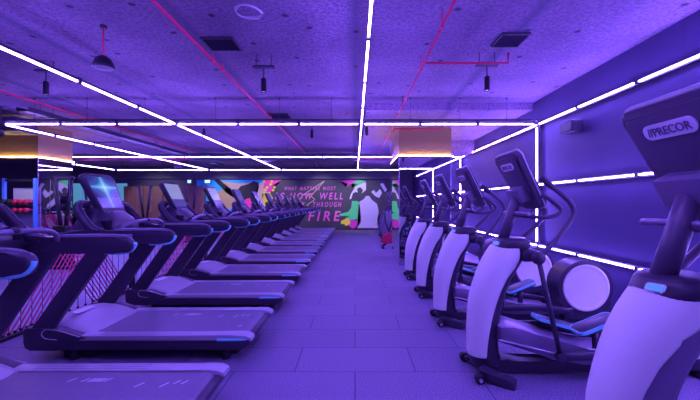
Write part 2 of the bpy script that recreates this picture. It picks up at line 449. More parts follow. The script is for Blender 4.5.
pipe([(.80,.3,3.02),(.80,13,3.02)], .012, M['red'], 'dark red pipe running along the aisle ceiling on the right', clamps=[(.8,y,3.02) for y in (3.4,4.5,6.2)])
pipe([(.825,4.3,3.02),(1.78,4.3,3.02),(1.78,4.3,3.14)], .014, M['red'], 'short red branch pipe ending under the right ceiling hatch')
pipe([(.825,7.98,2.99),(1.86,7.98,2.99),(1.86,7.98,3.06)], .018, M['red'], 'short red branch pipe in front of the right pillar')
pipe([(-10,13.4,2.95),(3,13.4,2.95)], .022, M['redpipe'], 'red cross pipe near the far end of the ceiling')
pipe([(-10,9.4,2.93),(-5.95,9.4,2.93)], .016, M['housing'], 'thin dark conduit across the left ceiling', 'conduit', 'conduit')
def tray(x, y0, y1, z, w, h, label, rot=0):
    r = thing('cable_tray', label, 'cable tray', (x, y0, z)); L = y1-y0
    bm = B(); box(bm, -w/2, w/2, 0, L, 0, .01); box(bm, -w/2, -w/2+.01, 0, L, 0, h); box(bm, w/2-.01, w/2, 0, L, 0, h); obj('channel', bm, M['housing'], r)
    for k in range(int(L/2)):
        bm = B(); cyl(bm, (-w/2-.01, .5+2*k, 0), (-w/2-.01, .5+2*k, ZC-z), .006, 6); cyl(bm, (w/2+.01, .5+2*k, 0), (w/2+.01, .5+2*k, ZC-z), .006, 6)
        box(bm, -w/2-.02, w/2+.02, .48+2*k, .52+2*k, -.012, 0); obj('hanger', bm, M['housing'], r)
tray(-5.75, 6.4, 16, 2.98, .22, .08, 'dark cable tray running beside the left red pipe')
def duct(x0,x1,y0,y1,z0,z1,label):
    r = thing('air_duct', label, 'duct', ((x0+x1)/2,(y0+y1)/2,z0)); hx, hy, h = (x1-x0)/2,(y1-y0)/2,z1-z0
    bm = B(); box(bm,-hx,hx,-hy,hy,0,h,bev=.008); obj('duct_body', bm, M['housing'], r)
    n = max(2, int(max(x1-x0,y1-y0)/1.2))
    for k in range(1, n):
        bm = B()
        if x1-x0 > y1-y0: c = -hx+2*hx*k/n; box(bm, c-.015, c+.015, -hy-.015, hy+.015, -.015, h+.012)
        else: c = -hy+2*hy*k/n; box(bm, -hx-.015, hx+.015, c-.015, c+.015, -.015, h+.012)
        obj('flange', bm, M['housing'], r)
    bm = B()
    for s in (-.6, .6):
        if x1-x0 > y1-y0: cyl(bm, (s*hx,0,h), (s*hx,0,ZC-z0), .006, 6)
        else: cyl(bm, (0,s*hy,h), (0,s*hy,ZC-z0), .006, 6)
    obj('hanger', bm, M['housing'], r)
duct(-12, -6.6, 7.2, 7.7, 2.80, 3.08, 'dark air duct crossing in front of the left pillar top')
duct(-5.5, .05, 12.3, 12.9, 2.80, 3.04, 'dark wide air duct crossing the ceiling far back')
duct(-7.6, -7.25, 15.5, 17.5, 2.83, 3.07, 'dark air duct running towards the back wall on the left')

def spot(x, y, zb, label, wide=.26):
    r = thing('track_spotlight', label, 'spotlight', (x, y, ZC if not (x > .2 and y > 6.66) else 3.065), group='small cylinder spotlights on the ceiling')
    top = r.location.z; d = zb-top
    bm = B(); box(bm, -wide/2, wide/2, -.035, .035, d+.29, d+.315, bev=.004)
    for s in (-1, 1): cyl(bm, (s*wide*.35, 0, d+.31), (s*wide*.35, 0, -.002), .005, 6)
    obj('mounting_bar', bm, M['housing'], r)
    bm = B(); cyl(bm, (0,0,d+.16), (0,0,d+.29), .008, 8); obj('stem', bm, M['housing'], r)
    bm = B(); lathe(bm, [(.02,.17),(.030,.165),(.032,.01),(.032,0),(.026,0),(.024,.012)], (0,0,d)); obj('can', bm, M['black'], r)
    bm = B(); lathe(bm, [(.001,.008),(.022,.008),(.022,.012),(.001,.012)], (0,0,d)); obj('lens', bm, M['lamp'], r)
spot(-1.10, 4.46, 2.73, 'black cylinder spotlight on the ceiling left of the aisle light line')
spot(1.57, 4.40, 2.73, 'black cylinder spotlight below the red branch pipe over the ellipticals')
spot(-3.90, 4.67, 2.76, 'black cylinder spotlight left of the hanging dome speaker')
spot(-.92, 7.9, 2.78, 'black cylinder spotlight just behind the front cross line above the treadmills')
spot(.24, 7.6, 2.78, 'black cylinder spotlight beside the aisle light line behind the front cross line')
spot(-3.3, 8.1, 2.85, 'black cylinder spotlight behind the front cross line over the open floor', .2)

r = thing('dome_speaker', 'small dome pendant speaker hanging on a pink conduit at upper left', 'speaker', (-2.55, 3.75, ZC))
bm = B(); lathe(bm, [(.012,-.30),(.03,-.305),(.075,-.34),(.098,-.40),(.100,-.425),(.095,-.428)], n=32); obj('dome_shell', bm, M['black'], r)
bm = B(); lathe(bm, [(.001,-.434),(.07,-.432),(.094,-.428),(.094,-.425),(.001,-.425)], n=32); obj('grille', bm, M['pale'], r)
bm = B(); cyl(bm, (0,0,-.30), (0,0,-.03), .008, 8); obj('hanging_conduit', bm, M['redpipe'], r)
bm = B(); lathe(bm, [(.03,-.03),(.035,-.01),(.035,0)]); obj('ceiling_rose', bm, M['black'], r)

bm = B()
for q in range(4):
    tube(bm, [(math.cos(a)*(.105+.006*q)-.95, math.sin(a)*(.105+.004*q)+3.3, 3.10+.012*math.sin(a*1.5+q)) for a in [2*PI*k/24 for k in range(25)]], .005, 6, smooth=False)
tube(bm, [(-.95+.11, 3.3, 3.1), (-.86, 3.34, 3.14), (-.9,3.4,ZC)], .005, 6)
tag(obj('cable_coil', bm, M['silver']), 'looped coil of grey cable hanging from the ceiling', 'cable coil')

def hatch(x0,x1,y0,y1,z,label):
    r = thing('ceiling_hatch', label, 'hatch', ((x0+x1)/2,(y0+y1)/2,z)); hx,hy=(x1-x0)/2,(y1-y0)/2
    bm = B(); box(bm,-hx,hx,-hy,hy,-.02,-.001, bev=.003); obj('hatch_plate', bm, M['hole'], r)
    bm = B()
    for a in ((-hx-.012,hx+.012,-hy-.012,-hy),(-hx-.012,hx+.012,hy,hy+.012),(-hx-.012,-hx,-hy,hy),(hx,hx+.012,-hy,hy)): box(bm,*a,-.026,-.001)
    obj('hatch_frame', bm, M['housing'], r)
hatch(-1.66,-1.33,4.0,4.3,ZC,'dark square ceiling hatch right of the long red pipe')
hatch(1.56,1.84,3.9,4.2,ZC,'dark square ceiling hatch above the red branch pipe on the right')
hatch(-1.75,-1.35,7.4,7.8,ZC,'small dark ceiling hatch close above the front cross line')

r = thing('wall_speaker', 'small dark speaker on the right wall under the top light line', 'speaker', (XW, 5.27, 2.47))
bm = B(); box(bm,-.20,-.04,-.17,.17,-.085,.085,bev=.025); obj('speaker_body', bm, M['plastic'], r)
bm = B(); box(bm,-.207,-.2,-.145,.145,-.062,.062,bev=.002); obj('grille', bm, M['black'], r)
bm = B(); box(bm,-.045,0,-.04,.04,-.04,.04); obj('mounting_bracket', bm, M['black'], r)

# ------------------------------------------------------------------ treadmill
def make_treadmill():
    r = thing('treadmill', 'x', 'treadmill', group='treadmills in the left row')
    # lower frame
    prof = [(-.995,.14),(-.97,.105),(-.90,.10),(.90,.10),(.985,.15),(.985,.188),(.96,.2),(-.9,.2),(-.995,.2)]
    bm = B(); prism(bm, prof, -.445, .445, bev=.012); obj('base_frame', bm, M['plastic'], r, SM)
    for a in ((-.72, -.45, -.36, .36, .0, .10), (.55, .85, -.33, .33, .02, .10)):
        bm = B(); box(bm, *a, bev=.02); obj('underframe', bm, M['rubber'], r)
    for sx, sy in ((-.6,-.38),(-.6,.38),(.75,-.36),(.75,.36)):
        bm = B(); cyl(bm, (sx,sy,0), (sx,sy,.10), .035, 14); obj('foot', bm, M['rubber'], r)
    # belt
    bm = B(); prof = [(-.52,.2)]+[(-.52,.224),(.88,.224)]+[(.90+.045*math.sin(a), .179+.045*math.cos(a)) for a in [k*PI/8 for k in range(1,8)]]+[(.90,.14),(.88,.2)]
    prism(bm, prof, -.305, .305); obj('running_belt', bm, M['belt'], r, SM)
    # slanted print marks on belt
    bm = B()
    def slash(x, y, l=.05, w=.010):
        v = [bm.verts.new(p) for p in ((x,y,.2255),(x+w,y,.2255),(x+w+l*.55,y+l,.2255),(x+l*.55,y+l,.2255))]; face(bm, v)
    obj_marks = [(x, .17, .05) for x in (.02,.11,.15,.17,.19,.21,.23,.26)] + [(.50,.10,.06),(.66,.10,.06),(.73,.14,.05),(.78,.14,.05),(.80,-.19,.045)]
    bm.free()
    for x, y, l in obj_marks:
        bm = B(); slash(x, y, l, .013); obj('printed_slash', bm, M['mark'], r)
    # foot platforms
    for s in (-1, 1):
        bm = B(); ya, yb = sorted((s*.325, s*.44))
        out = [(-.50,.2),(-.50,.228),(.90,.232),(.955,.226),(.982,.205),(.985,.19),(.90,.19)]
        prism(bm, out, ya, yb, bev=.006)
        for q in range(3): box(bm, -.35, .45, s*(.352+.03*q)-.004, s*(.352+.03*q)+.004, .2295, .2325)
        obj('foot_platform', bm, M['deck'], r, SM)
        # rear corner cap
        bm = B(); prism(bm, [(.84,.205),(.84,.234),(.95,.230),(.995,.210),(1.004,.185),(.985,.185),(.96,.205)], *sorted((s*.322, s*.449)), bev=.006); obj('corner_cap', bm, M['deck'], r, SM)
        # side trim line and blue accent
        bm = B(); ya, yb = sorted((s*.4455, s*.4525)); box(bm, -.80, .70, ya, yb, .190, .200); obj('side_trim', bm, M['silver'], r)
        bm = B()
        tube(bm, [(.70,s*.446,.192),(.90,s*.446,.195),(.965,s*.435,.198),(.998,s*.40,.20)], .008, 8, ry=.012); obj('blue_accent', bm, M['blue'], r)
    # front side covers
    for s in (-1, 1):
        ya, yb = sorted((s*.36, s*.455))
        bm = B(); prism(bm, [(-1.0,.17),(-.985,.12),(-.94,.095),(-.72,.095),(-.60,.13),(-.46,.205),(-.52,.235),(-.66,.275),(-.78,.295),(-.985,.297),(-1.0,.27)], ya, yb, bev=.014); obj('front_cover', bm, M['plastic'], r, SM)
        bm = B(); tube(bm, [(-.80,s*.457,.288),(-.83,s*.458,.25),(-.80,s*.458,.21),(-.70,s*.456,.197)], .004, 6); 
        tube(bm, [(-.80,s*.457,.29),(-.68,s*.457,.275),(-.50,s*.457,.222)], .004, 6); obj('cover_trim', bm, M['silver'], r)
    # motor hood: lofted
    bm = B(); rows = []
    for (x, zt) in ((-1.0,.20),(-.97,.29),(-.88,.335),(-.76,.352),(-.66,.34),(-.58,.305),(-.50,.25),(-.43,.229)):
        row = []
        for k in range(13):
            t = -1+2*k/12; row.append(bm.verts.new((x, t*.37, .19+(zt-.19)*(1-abs(t)**3.2*.45))))
        rows.append(row)
    for a, b_ in zip(rows, rows[1:]):
        for k in range(12):
            f = face(bm, (a[k],a[k+1],b_[k+1],b_[k])); f.smooth = True
    for row in (rows[0], rows[-1]):
        lo = [bm.verts.new((v.co.x, v.co.y, .185)) for v in row]
        for k in range(12): face(bm, (row[k],row[k+1],lo[k+1],lo[k]))
    for k in (0, 12):
        lo = [bm.verts.new((a[k].co.x, a[k].co.y, .185)) for a in rows]
        for i in range(len(rows)-1): face(bm, (rows[i][k], rows[i+1][k], lo[i+1], lo[i]))
    obj('motor_hood', bm, M['deck'], r)
    bm = B(); plate(bm, rounded(.24,.07,.034), 0, .004, basis((-.72,-.10,.360),(0.05,1,0),(-1,0.05,.12)))
    obj('hood_slot', bm, M['mark'], r)
    # uprights
    for s in (-1, 1):
        bm = B()
        prism(bm, [(-.955,.27),(-.76,.27),(-.20,1.06),(-.39,1.06)], *sorted((s*.375, s*.445)), bev=.02); obj('upright', bm, M['plastic'], r, SM)
    # handrails
    for s in (-1, 1):
        ya, yb = sorted((s*.375, s*.448))
        prof = [(-.62,1.06),(-.40,1.035),(.20,1.035)]+[(.26+.06*math.sin(a), 1.095-.06*math.cos(a)) for a in [k*PI/8 for k in range(1,8)]]+[(.20,1.155),(-.25,1.152),(-.42,1.165),(-.62,1.15)]
        bm = B(); prism(bm, prof, ya, yb, bev=.024, seg=3); obj('handrail', bm, M['plastic'], r, SM)
        bm = B(); tube(bm, [(-.22,s*.412,1.150),(.0,s*.412,1.153),(.18,s*.412,1.153),(.26,s*.412,1.142),(.30,s*.412,1.12)], .010, 8, ry=.022); obj('rail_pad', bm, M['plastic2'], r)
        bm = B(); tube(bm, [(.10,s*.43,1.036),(.22,s*.43,1.036),(.285,s*.43,1.052),(.318,s*.425,1.085),(.322,s*.42,1.11)], .014, 8); obj('blue_accent', bm, M['blue'], r)
        bm = B(); tube(bm, [(-.30,s*.43,1.10),(-.22,s*.455,1.105),(-.08,s*.458,1.105),(-.04,s*.45,1.105)], .018, 8); obj('rail_control', bm, M['plastic2'], r)
    # dash body
    bm = B(); rows = []
    for (z, xf, xb, hy) in ((1.05,-.66,-.40,.40),(1.12,-.70,-.36,.40),(1.18,-.72,-.36,.36),(1.24,-.72,-.40,.28),(1.30,-.71,-.46,.22),(1.36,-.70,-.52,.17)):
        row = []
        for k in range(20):
            a = 2*PI*k/20; c, s_ = math.cos(a), math.sin(a)
            row.append(bm.verts.new(((xf+xb)/2+(xb-xf)/2*math.copysign(abs(c)**.6, c), hy*math.copysign(abs(s_)**.6, s_), z)))
        rows.append(row)
    for a, b_ in zip(rows, rows[1:]):
        for k in range(20):
            f = face(bm, (a[k],a[(k+1)%20],b_[(k+1)%20],b_[k])); f.smooth = True
    face(bm, rows[0][::-1]); face(bm, rows[-1]); obj('console_base', bm, M['plastic'], r)
    for s in (-1, 1):
        bm = B(); tube(bm, [(-.33,s*.405,1.12),(-.43,s*.40,1.16),(-.52,s*.385,1.25),(-.59,s*.36,1.345),(-.62,s*.29,1.385),(-.62,s*.18,1.38)], .032, 10, ry=.045); obj('side_wing', bm, M['plastic'], r)
        bm = B(); lathe(bm, [(.045,0),(.05,.08),(.052,.085),(.04,.085),(.038,.02),(.001,.02)], (-.40,s*.25,1.15), n=20); obj('cup_holder', bm, M['black'], r)
    bm = B(); tube(bm, [(-.20,-.38,1.13),(-.19,-.33,1.185),(-.17,-.2,1.215),(-.16,0,1.222),(-.17,.2,1.215),(-.19,.33,1.185),(-.20,.38,1.13)], .018, 10); obj('sensor_bar', bm, M['metalgrey'], r)
    bm = B(); tube(bm, [(-.40,0,1.17),(-.28,0,1.21),(-.16,0,1.222)], .028, 10, ry=.02); ball(bm, (-.16,0,1.228), .032, sz=.6); obj('control_stalk', bm, M['plastic'], r)
    # display
    v = Vector((-.19,0,.40)).normalized(); mtx = basis((-.560,0,1.445), (0,1,0), v)   # w = u x v faces +x
    bm = B(); plate(bm, rounded(.33,.52,.07,.46), -.045, .012, mtx, bev=.012); obj('display_body', bm, M['plastic'], r, SM)
    bm = B(); plate(bm, rounded(.315,.505,.065,.445), .0125, .016, mtx); obj('display_bezel', bm, M['plastic'], r)
    bm = B(); plate(bm, rounded(.33,.34,.008,.395, cy=.055), .0163, .0185, mtx); obj('screen', bm, M['scr_dim'], r)
    bm = B(); plate(bm, rounded(.10,.035,.012,cy=-.17), .0163, .026, mtx); plate(bm, rounded(.05,.03,.012,cx=.1,cy=-.17), .0163, .022, mtx); plate(bm, rounded(.05,.03,.012,cx=-.1,cy=-.17), .0163, .022, mtx); obj('control_keys', bm, M['metalgrey'], r)
    return r
XR = -.913-1.0
tm = make_treadmill()
for i in range(11):
    y = 2.255+1.44*i
    ex = {0:'cropped at the bottom edge, below the others', 1:'with a blue star picture on its screen', 2:'with a pale lit screen', 3:'with a small pale lit screen', 10:'nearest to the mural wall'}.get(i, 'with a dim screen')
    lab = '%s treadmill of the left row, %s' % (ORD[i], ex)
    sw = {1: M['scr_star'], 2: M['scr_pale'], 3: M['scr_pale']}.get(i, M['scr_dim'])
    if i == 0: t = tm; t.location = (XR, y, 0); t['label'] = lab
    else: dup(tm, (XR, y, 0), lab, swap={'screen': sw})

# ------------------------------------------------------------------ elliptical
def make_elliptical(near=False):
    r = thing('elliptical_trainer', 'x', 'elliptical trainer', group='elliptical trainers in the right row')
    P = M['plastic']; Z = M['metalgrey']
    # base
    bm = B(); prism(bm, [(.06,.035),(.06,.11),(.30,.13),(.42,.10),(1.35,.085),(1.55,.12),(1.9,.12),(1.93,.04),(1.9,.03),(.1,.03)], -.075, .075, bev=.015); obj('base_beam', bm, P, r, SM)
    for s in (-1, 1):
        bm = B(); mt = basis((.17, s*.235, .0), (.17, s*.14, 0), (-s*.14, .17, 0) if s>0 else (.14,.17,0))
        d = Vector((.19, s*.14, 0)).normalized()
        mt = basis((.155, s*.215, 0), d, Vector((-d.y, d.x, 0)))
        prism(bm, [(-.13,.02),(.13,.0),(.13,.055),(.10,.065),(-.13,.105)], -.05, .05, bev=.012, mtx=mt); obj('front_foot', bm, P, r, SM)
        bm = B(); cyl(bm, (.015,s*.175,.035), (.015,s*.235,.035), .035, 18); obj('transport_wheel', bm, M['rubber'], r)
        bm = B(); cyl(bm, (.015,s*.236,.035), (.015,s*.246,.035), .014, 12); obj('wheel_cap', bm, M['silver'], r)
        bm = B(); tube(bm, [(.015,s*.17,.04),(.08,s*.12,.06)], .022, 8, smooth=False); obj('wheel_bracket', bm, P, r)
    bm = B(); box(bm, 1.78, 1.9, -.3, .3, .0, .06, bev=.015); obj('rear_stabilizer', bm, P, r)
    # shroud body: sections (z, xl, xr, xb boundary of pale panel, half width)
    S = [(.06,.02,.27,.12,.085),(.13,-.015,.25,.15,.10),(.17,-.025,.235,.165,.105),(.26,-.03,.23,.18,.11),(.35,-.032,.232,.19,.115),(.48,-.028,.245,.195,.125),(.60,-.012,.27,.20,.135),(.70,.008,.30,.212,.14),(.80,.035,.345,.24,.15),(.88,.065,.39,.285,.155),(.95,.10,.435,.325,.155),(1.0,.13,.46,.335,.15),(1.035,.158,.465,.33,.145),(1.06,.178,.465,.32,.14)]
    XBN = [.10,.10,.105,.11,.12,.14,.17,.205,.25,.31,.345,.35,.345,.33]
    DX = [0,-.005,-.012,-.013,-.013,-.008,.003,.028,.062,.094,.130,.160,.185,.205]
    S = [(z, dx if z > .1 else xl, xr, xn, h) for (z, xl, xr, xb, h), xn, dx in zip(S, XBN, DX)]
    def sect(t):
        x = t*(len(S)-1); i = min(int(x), len(S)-2); f = x-i
        return [S[i][k]*(1-f)+S[i+1][k]*f for k in range(5)]
    rows = []; bm = B(); NZ = 40; EX = .92
    for j in range(NZ+1):
        z, xl, xr, xb, h = sect(j/NZ); row = []
        for k in range(36):
            a = 2*PI*k/36; c, s_ = math.cos(a), math.sin(a)
            row.append(bm.verts.new(((xl+xr)/2+(xr-xl)/2*math.copysign(abs(c)**EX, c), h*math.copysign(abs(s_)**EX, s_), z)))
        rows.append(row)
    for a, b_ in zip(rows, rows[1:]):
        for k in range(36): face(bm, (a[k],a[(k+1)%36],b_[(k+1)%36],b_[k])).smooth = True
    face(bm, rows[0][::-1]); face(bm, rows[-1]); obj('shroud', bm, P, r)
    def shell(nm, off, dxb, m):
      bm = B(); rows = []
      for j in range(NZ+1):
        z, xl, xr, xb, h = sect(.115+.855*j/NZ); row = []
        if dxb and z > .4:
            xb -= dxb*min(1, (z-.4)/.2)*(1 if z < .9 else max(0, 1-(z-.9)/.1))
        cx = (xl+xr)/2; hw = (xr-xl)/2
        cb = max(-.98, min(.98, (xb-cx)/hw)); ab = math.acos(math.copysign(abs(cb)**(1/EX), cb))
        for k in range(29):
            a = ab+(2*PI-2*ab)*k/28; c, s_ = math.cos(a), math.sin(a)
            row.append(bm.verts.new((cx+(hw+off)*math.copysign(abs(c)**EX, c), (h+off)*math.copysign(abs(s_)**EX, s_), z)))
        rows.append(row)
      for a, b_ in zip(rows, rows[1:]):
        for k in range(28): face(bm, (a[k],a[k+1],b_[k+1],b_[k])).smooth = True
      o = obj(nm, bm, m, r)
      md = o.modifiers.new('s', 'SOLIDIFY'); md.thickness = .006; md.offset = -1
    shell('pale_front_panel', .008, .10 if near else 0, M['white'])
    if near: shell('violet_side_panel', .004, -.02, M['plastic2'])
    # cap
    bm = B(); rows = []
    for z, xl, xr, h in ((1.035,.185,.47,.152),(1.045,.188,.48,.156),(1.085,.205,.485,.154),(1.105,.222,.47,.140),(1.115,.25,.44,.11)):
        row = []
        for k in range(36):
            a = 2*PI*k/36; c, s_ = math.cos(a), math.sin(a)
            row.append(bm.verts.new(((xl+xr)/2+(xr-xl)/2*math.copysign(abs(c)**.85, c), h*math.copysign(abs(s_)**.85, s_), z)))
        rows.append(row)
    for a, b_ in zip(rows, rows[1:]):
        for k in range(36): face(bm, (a[k],a[(k+1)%36],b_[(k+1)%36],b_[k])).smooth = True
    face(bm, rows[0][::-1]); face(bm, rows[-1]); obj('shroud_cap', bm, P, r, SM)
    bm = B(); box(bm, .36, .50, -.17, .17, .93, 1.03, bev=.03); obj('pivot_housing', bm, P, r, SM)
    mt = basis((.200,-.060,1.068), (.35,-1,0), Vector((.02,0,.045)).normalized())
    bm = B(); plate(bm, rounded(.075,.036,.012), -.004, .004, mt); obj('badge_rim', bm, M['silver'], r)
    bm = B(); plate(bm, rounded(.062,.026,.009), .004, .007, mt); obj('lit_badge', bm, M['badgeblue'], r)
    # column
    bm = B(); tube(bm, [(.27,0,1.08),(.34,0,1.28),(.405,0,1.475)], .042, 14, smooth=False, ry=.05); obj('column', bm, M['mid'], r)
    # console
    v = Vector((-.23,0,.43)).normalized(); mt = basis((.425,0,1.585), (0,-1,0), v)   # w faces -x
    if near: mt = mt @ Matrix.Scale(1.09, 4)
    bm = B(); plate(bm, rounded(.35,.50,.05,.46), -.03, .035, mt, bev=.016); obj('console_shell', bm, M['mid'], r, SM)
    bm = B(); plate(bm, rounded(.375,.525,.055,.485), -.008, .0, mt); obj('console_rim', bm, M['pale'], r)
    bm = B(); plate(bm, rounded(.33,.34,.03,.40,cy=.05), .0352, .048, mt, bev=.01); obj('back_cover', bm, M['mid'], r, SM)
    bm = B(); plate(bm, rounded(.27,.36,.01,.36,cy=.02), -.036, -.0325, mt); obj('screen', bm, M['scr_dim'], r)
    bm = B(); plate(bm, rounded(.23,.062,.029,cy=.145), .0482, .053, mt); obj('maker_plate', bm, M['pale'], r)
    text_obj('plate_lettering', '//PRECOR', .05, M['metalgrey'], mt @ Matrix.Translation((0,.145,.0545)), r, width=.19, height=.034, depth=.001, bold=.0006)
    bm = B(); box(bm, -.115, .115, -.16, -.03, .036, .125, bev=.02, mtx=mt); obj('console_bracket', bm, Z, r, SM)
    # handles
    for s in (-1, 1):
        bm = B(); tube(bm, [(.36,s*.03,1.30),(.42,s*.14,1.29),(.54,s*.21,1.285),(.625,s*.22,1.32),(.62,s*.22,1.37),(.53,s*.215,1.44),(.49,s*.20,1.45)], .016, 10); obj('fixed_handle', bm, M['mid'], r)
    bm = B(); tube(bm, [(.40,-.20,1.31),(.37,-.08,1.315),(.36,0,1.315),(.37,.08,1.315),(.40,.26,1.31)], .016, 10); obj('heart_rate_bar', bm, M['metalgrey'], r)
    bm = B(); cyl(bm, (.45,-.255,.975), (.45,.255,.975), .03, 16); obj('pivot_shaft', bm, P, r)
    for s, up, lo in ((-1, [(.45,.975),(.56,1.09),(.69,1.27),(.71,1.35),(.66,1.43),(.52,1.54),(.47,1.575)], (.62,.22)), (1, [(.45,.975),(.55,1.08),(.70,1.22),(.76,1.31),(.73,1.39),(.66,1.46),(.62,1.49)], (.33,.30))):
        bm = B(); tube(bm, [(x, s*(.245+.02*i/6), z) for i, (x, z) in enumerate(up)], .021, 12); obj('moving_arm', bm, M['mid'], r)
        bm = B(); tube(bm, [(up[-2][0]+.03,s*.263,up[-2][1]-.025),(up[-1][0],s*.265,up[-1][1])], .024, 12, smooth=False); ball(bm, (up[-1][0],s*.265,up[-1][1]), .024); obj('hand_grip', bm, P, r)
        bm = B(); tube(bm, [(.45,s*.245,.975),(lo[0],s*.245,lo[1])], .019, 10, smooth=False); obj('lower_arm', bm, P, r)
        bm = B(); lathe(bm, [(.001,-.035),(.04,-.03),(.05,-.012),(.05,.012),(.04,.03),(.001,.035)], (.45,s*.245,.975), 'Y', 20); obj('pivot_hub', bm, P, r)
        bm = B(); cyl(bm, (lo[0],s*.215,lo[1]), (lo[0],s*.275,lo[1]), .032, 16); obj('lower_joint', bm, P, r)
        # link arm to the crank
        ce = (1.50, .17)
        bm = B(); tube(bm, [(lo[0],s*.235,lo[1]),((lo[0]+.45),s*.225,lo[1]),(ce[0],s*.215,ce[1])], .026, 12, ry=.04); obj('link_arm', bm, P, r)
        # ramp rail
        bm = B(); tube(bm, [(.17,s*.19,.33),(.85,s*.19,.165)], .007, 8, smooth=False); obj('ramp_track', bm, M['silver'], r)
    bm = B(); prism(bm, [(.19,.30),(.19,.42),(.30,.425),(.60,.33),(.90,.245),(1.30,.20),(1.40,.12),(.85,.13),(.60,.17)], -.175, .175, bev=.025); obj('ramp_cover', bm, Z, r, SM)
    # pedals
    for s, x0, z0, x1, z1 in ((1, .62, .41, 1.0, .30), (-1, .78, .39, 1.08, .51)):
        d = Vector((x1-x0,0,z1-z0)); mt = basis(((x0+x1)/2, s*.16, (z0+z1)/2), d, (0,1,0))
        bm = B(); plate(bm, rounded(d.length,.17,.04), -.03, .008, mt, bev=.004); obj('pedal', bm, P, r, SM)
        o = r.children[-1] if r.children else None
        bm = B(); o2 = rounded(d.length+.012,.182,.045); i2 = rounded(d.length-.002,.168,.04)
        A = [bm.verts.new(mt @ Vector((u,v_,.010))) for u,v_ in o2]; A2=[bm.verts.new(mt @ Vector((u,v_,-.016))) for u,v_ in o2]
        C_ = [bm.verts.new(mt @ Vector((u,v_,.010))) for u,v_ in i2]; C2=[bm.verts.new(mt @ Vector((u,v_,-.016))) for u,v_ in i2]
        n = len(o2)
        for k in range(n):
            q = (k+1)%n; face(bm,(A[k],A[q],C_[q],C_[k])); face(bm,(A[k],A2[k],A2[q],A[q])); face(bm,(C_[k],C_[q],C2[q],C2[k])); face(bm,(A2[k],C2[k],C2[q],A2[q]))
        obj('pedal_rim', bm, M['blue'], r)
        bm = B(); mxx=(x0+x1)/2; mz=(z0+z1)/2; tube(bm, [(mxx,s*.17,mz-.02),(mxx-.02,s*.215,.27)], .03, 8, smooth=False, ry=.02); obj('pedal_bracket', bm, P, r)
    # flywheel housing
    bm = B(); prism(bm, [(1.70+.315*math.cos(a), .42+.315*math.sin(a)) for a in [math.radians(d) for d in range(-35, 216, 8)]]+[(1.42,.16),(1.45,.05),(1.92,.05),(1.95,.18)], -.135, .135, bev=.03, seg=3); obj('flywheel_housing', bm, P, r, SM)
    for s in (-1, 1):
        bm = B(); lathe(bm, [(.001,0),(.22,0),(.232,.004),(.24,.012),(.262,.016),(.268,.008),(.268,-.01)] if True else [], (1.70,s*.136,.42), 'Y', 48)
        for v_ in bm.verts: v_.co.y = s*.136 + (v_.co.y - s*.136)*s
        obj('pale_side_disc', bm, M['white'], r)
    return r
em = make_elliptical(True); em2 = make_elliptical()
ELL = [(1.50,'closest to the camera, cropped by the right edge'),(3.07,'second from the camera, standing whole before the wall light'),(4.38,'third from the camera in the right row'),(5.62,'fourth from the camera in the right row'),(6.90,'fifth from the camera, right in front of the mirrored pillar'),(12.9,'first beyond the mirrored pillar'),(14.2,'second beyond the mirrored pillar'),(15.5,'farthest, near the mural wall')]
for i, (y, ex) in enumerate(ELL):
    lab = 'pale elliptical trainer, %s' % ex
    if i == 0: em.location = (.97, y, 0); em['label'] = lab
    elif i == 1: em2.location = (.95, y, 0); em2['label'] = lab
    elif i < 5: dup(em2, (.95, y, 0), lab)
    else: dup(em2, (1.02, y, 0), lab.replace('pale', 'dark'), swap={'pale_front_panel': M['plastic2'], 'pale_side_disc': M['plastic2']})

# ------------------------------------------------------------------ red spin bike behind the pillar
r = thing('exercise_bike', 'dark exercise bike with a red wheel cover behind the right pillar', 'exercise bike', (1.3, 11.4, 0))
bm = B()
for x in (-.45, .5): box(bm, x-.04, x+.04, -.25, .25, 0, .06, bev=.015)
obj('floor_stabilizer', bm, M['black'], r)
bm = B(); tube(bm, [(-.45,0,.06),(-.15,0,.28),(.1,0,.3),(.5,0,.06)], .035, 8, smooth=False); tube(bm, [(-.15,0,.28),(-.35,0,.75)], .03, 8, smooth=False); tube(bm, [(.05,0,.3),(.32,0,.8)], .03, 8, smooth=False); tube(bm, [(-.2,0,.5),(.22,0,.62)], .025, 8, smooth=False); obj('bike_frame', bm, M['black'], r)
bm = B(); prism(bm, [(-.5,.2),(-.42,.13),(-.2,.13),(-.12,.3),(-.2,.5),(-.3,.46),(-.44,.4)], -.05, .05, bev=.015); obj('wheel_cover', bm, M['red'], r, SM)
bm = B(); tube(bm, [(-.35,0,.75),(-.38,0,1.02)], .02, 8, smooth=False); tube(bm, [(-.38,0,1.02),(-.38,-.2,1.05),(-.52,-.22,1.1)], .016, 8); tube(bm, [(-.38,0,1.02),(-.38,.2,1.05),(-.52,.22,1.1)], .016, 8); obj('handlebar', bm, M['black'], r)
bm = B(); tube(bm, [(.32,0,.8),(.36,0,.95)], .018, 8, smooth=False); box(bm, .22,.5,-.09,.09,.95,1.0,bev=.02); obj('saddle', bm, M['black'], r)
bm = B(); tube(bm, [(.05,-.06,.32),(.0,-.09,.17)], .014, 8, smooth=False); tube(bm, [(.05,.06,.32),(.1,.09,.47)], .014, 8, smooth=False); box(bm,-.05,.05,-.19,-.09,.155,.175,bev=.004); box(bm,.05,.15,.09,.19,.455,.475,bev=.004); obj('pedal_crank', bm, M['metalgrey'], r)

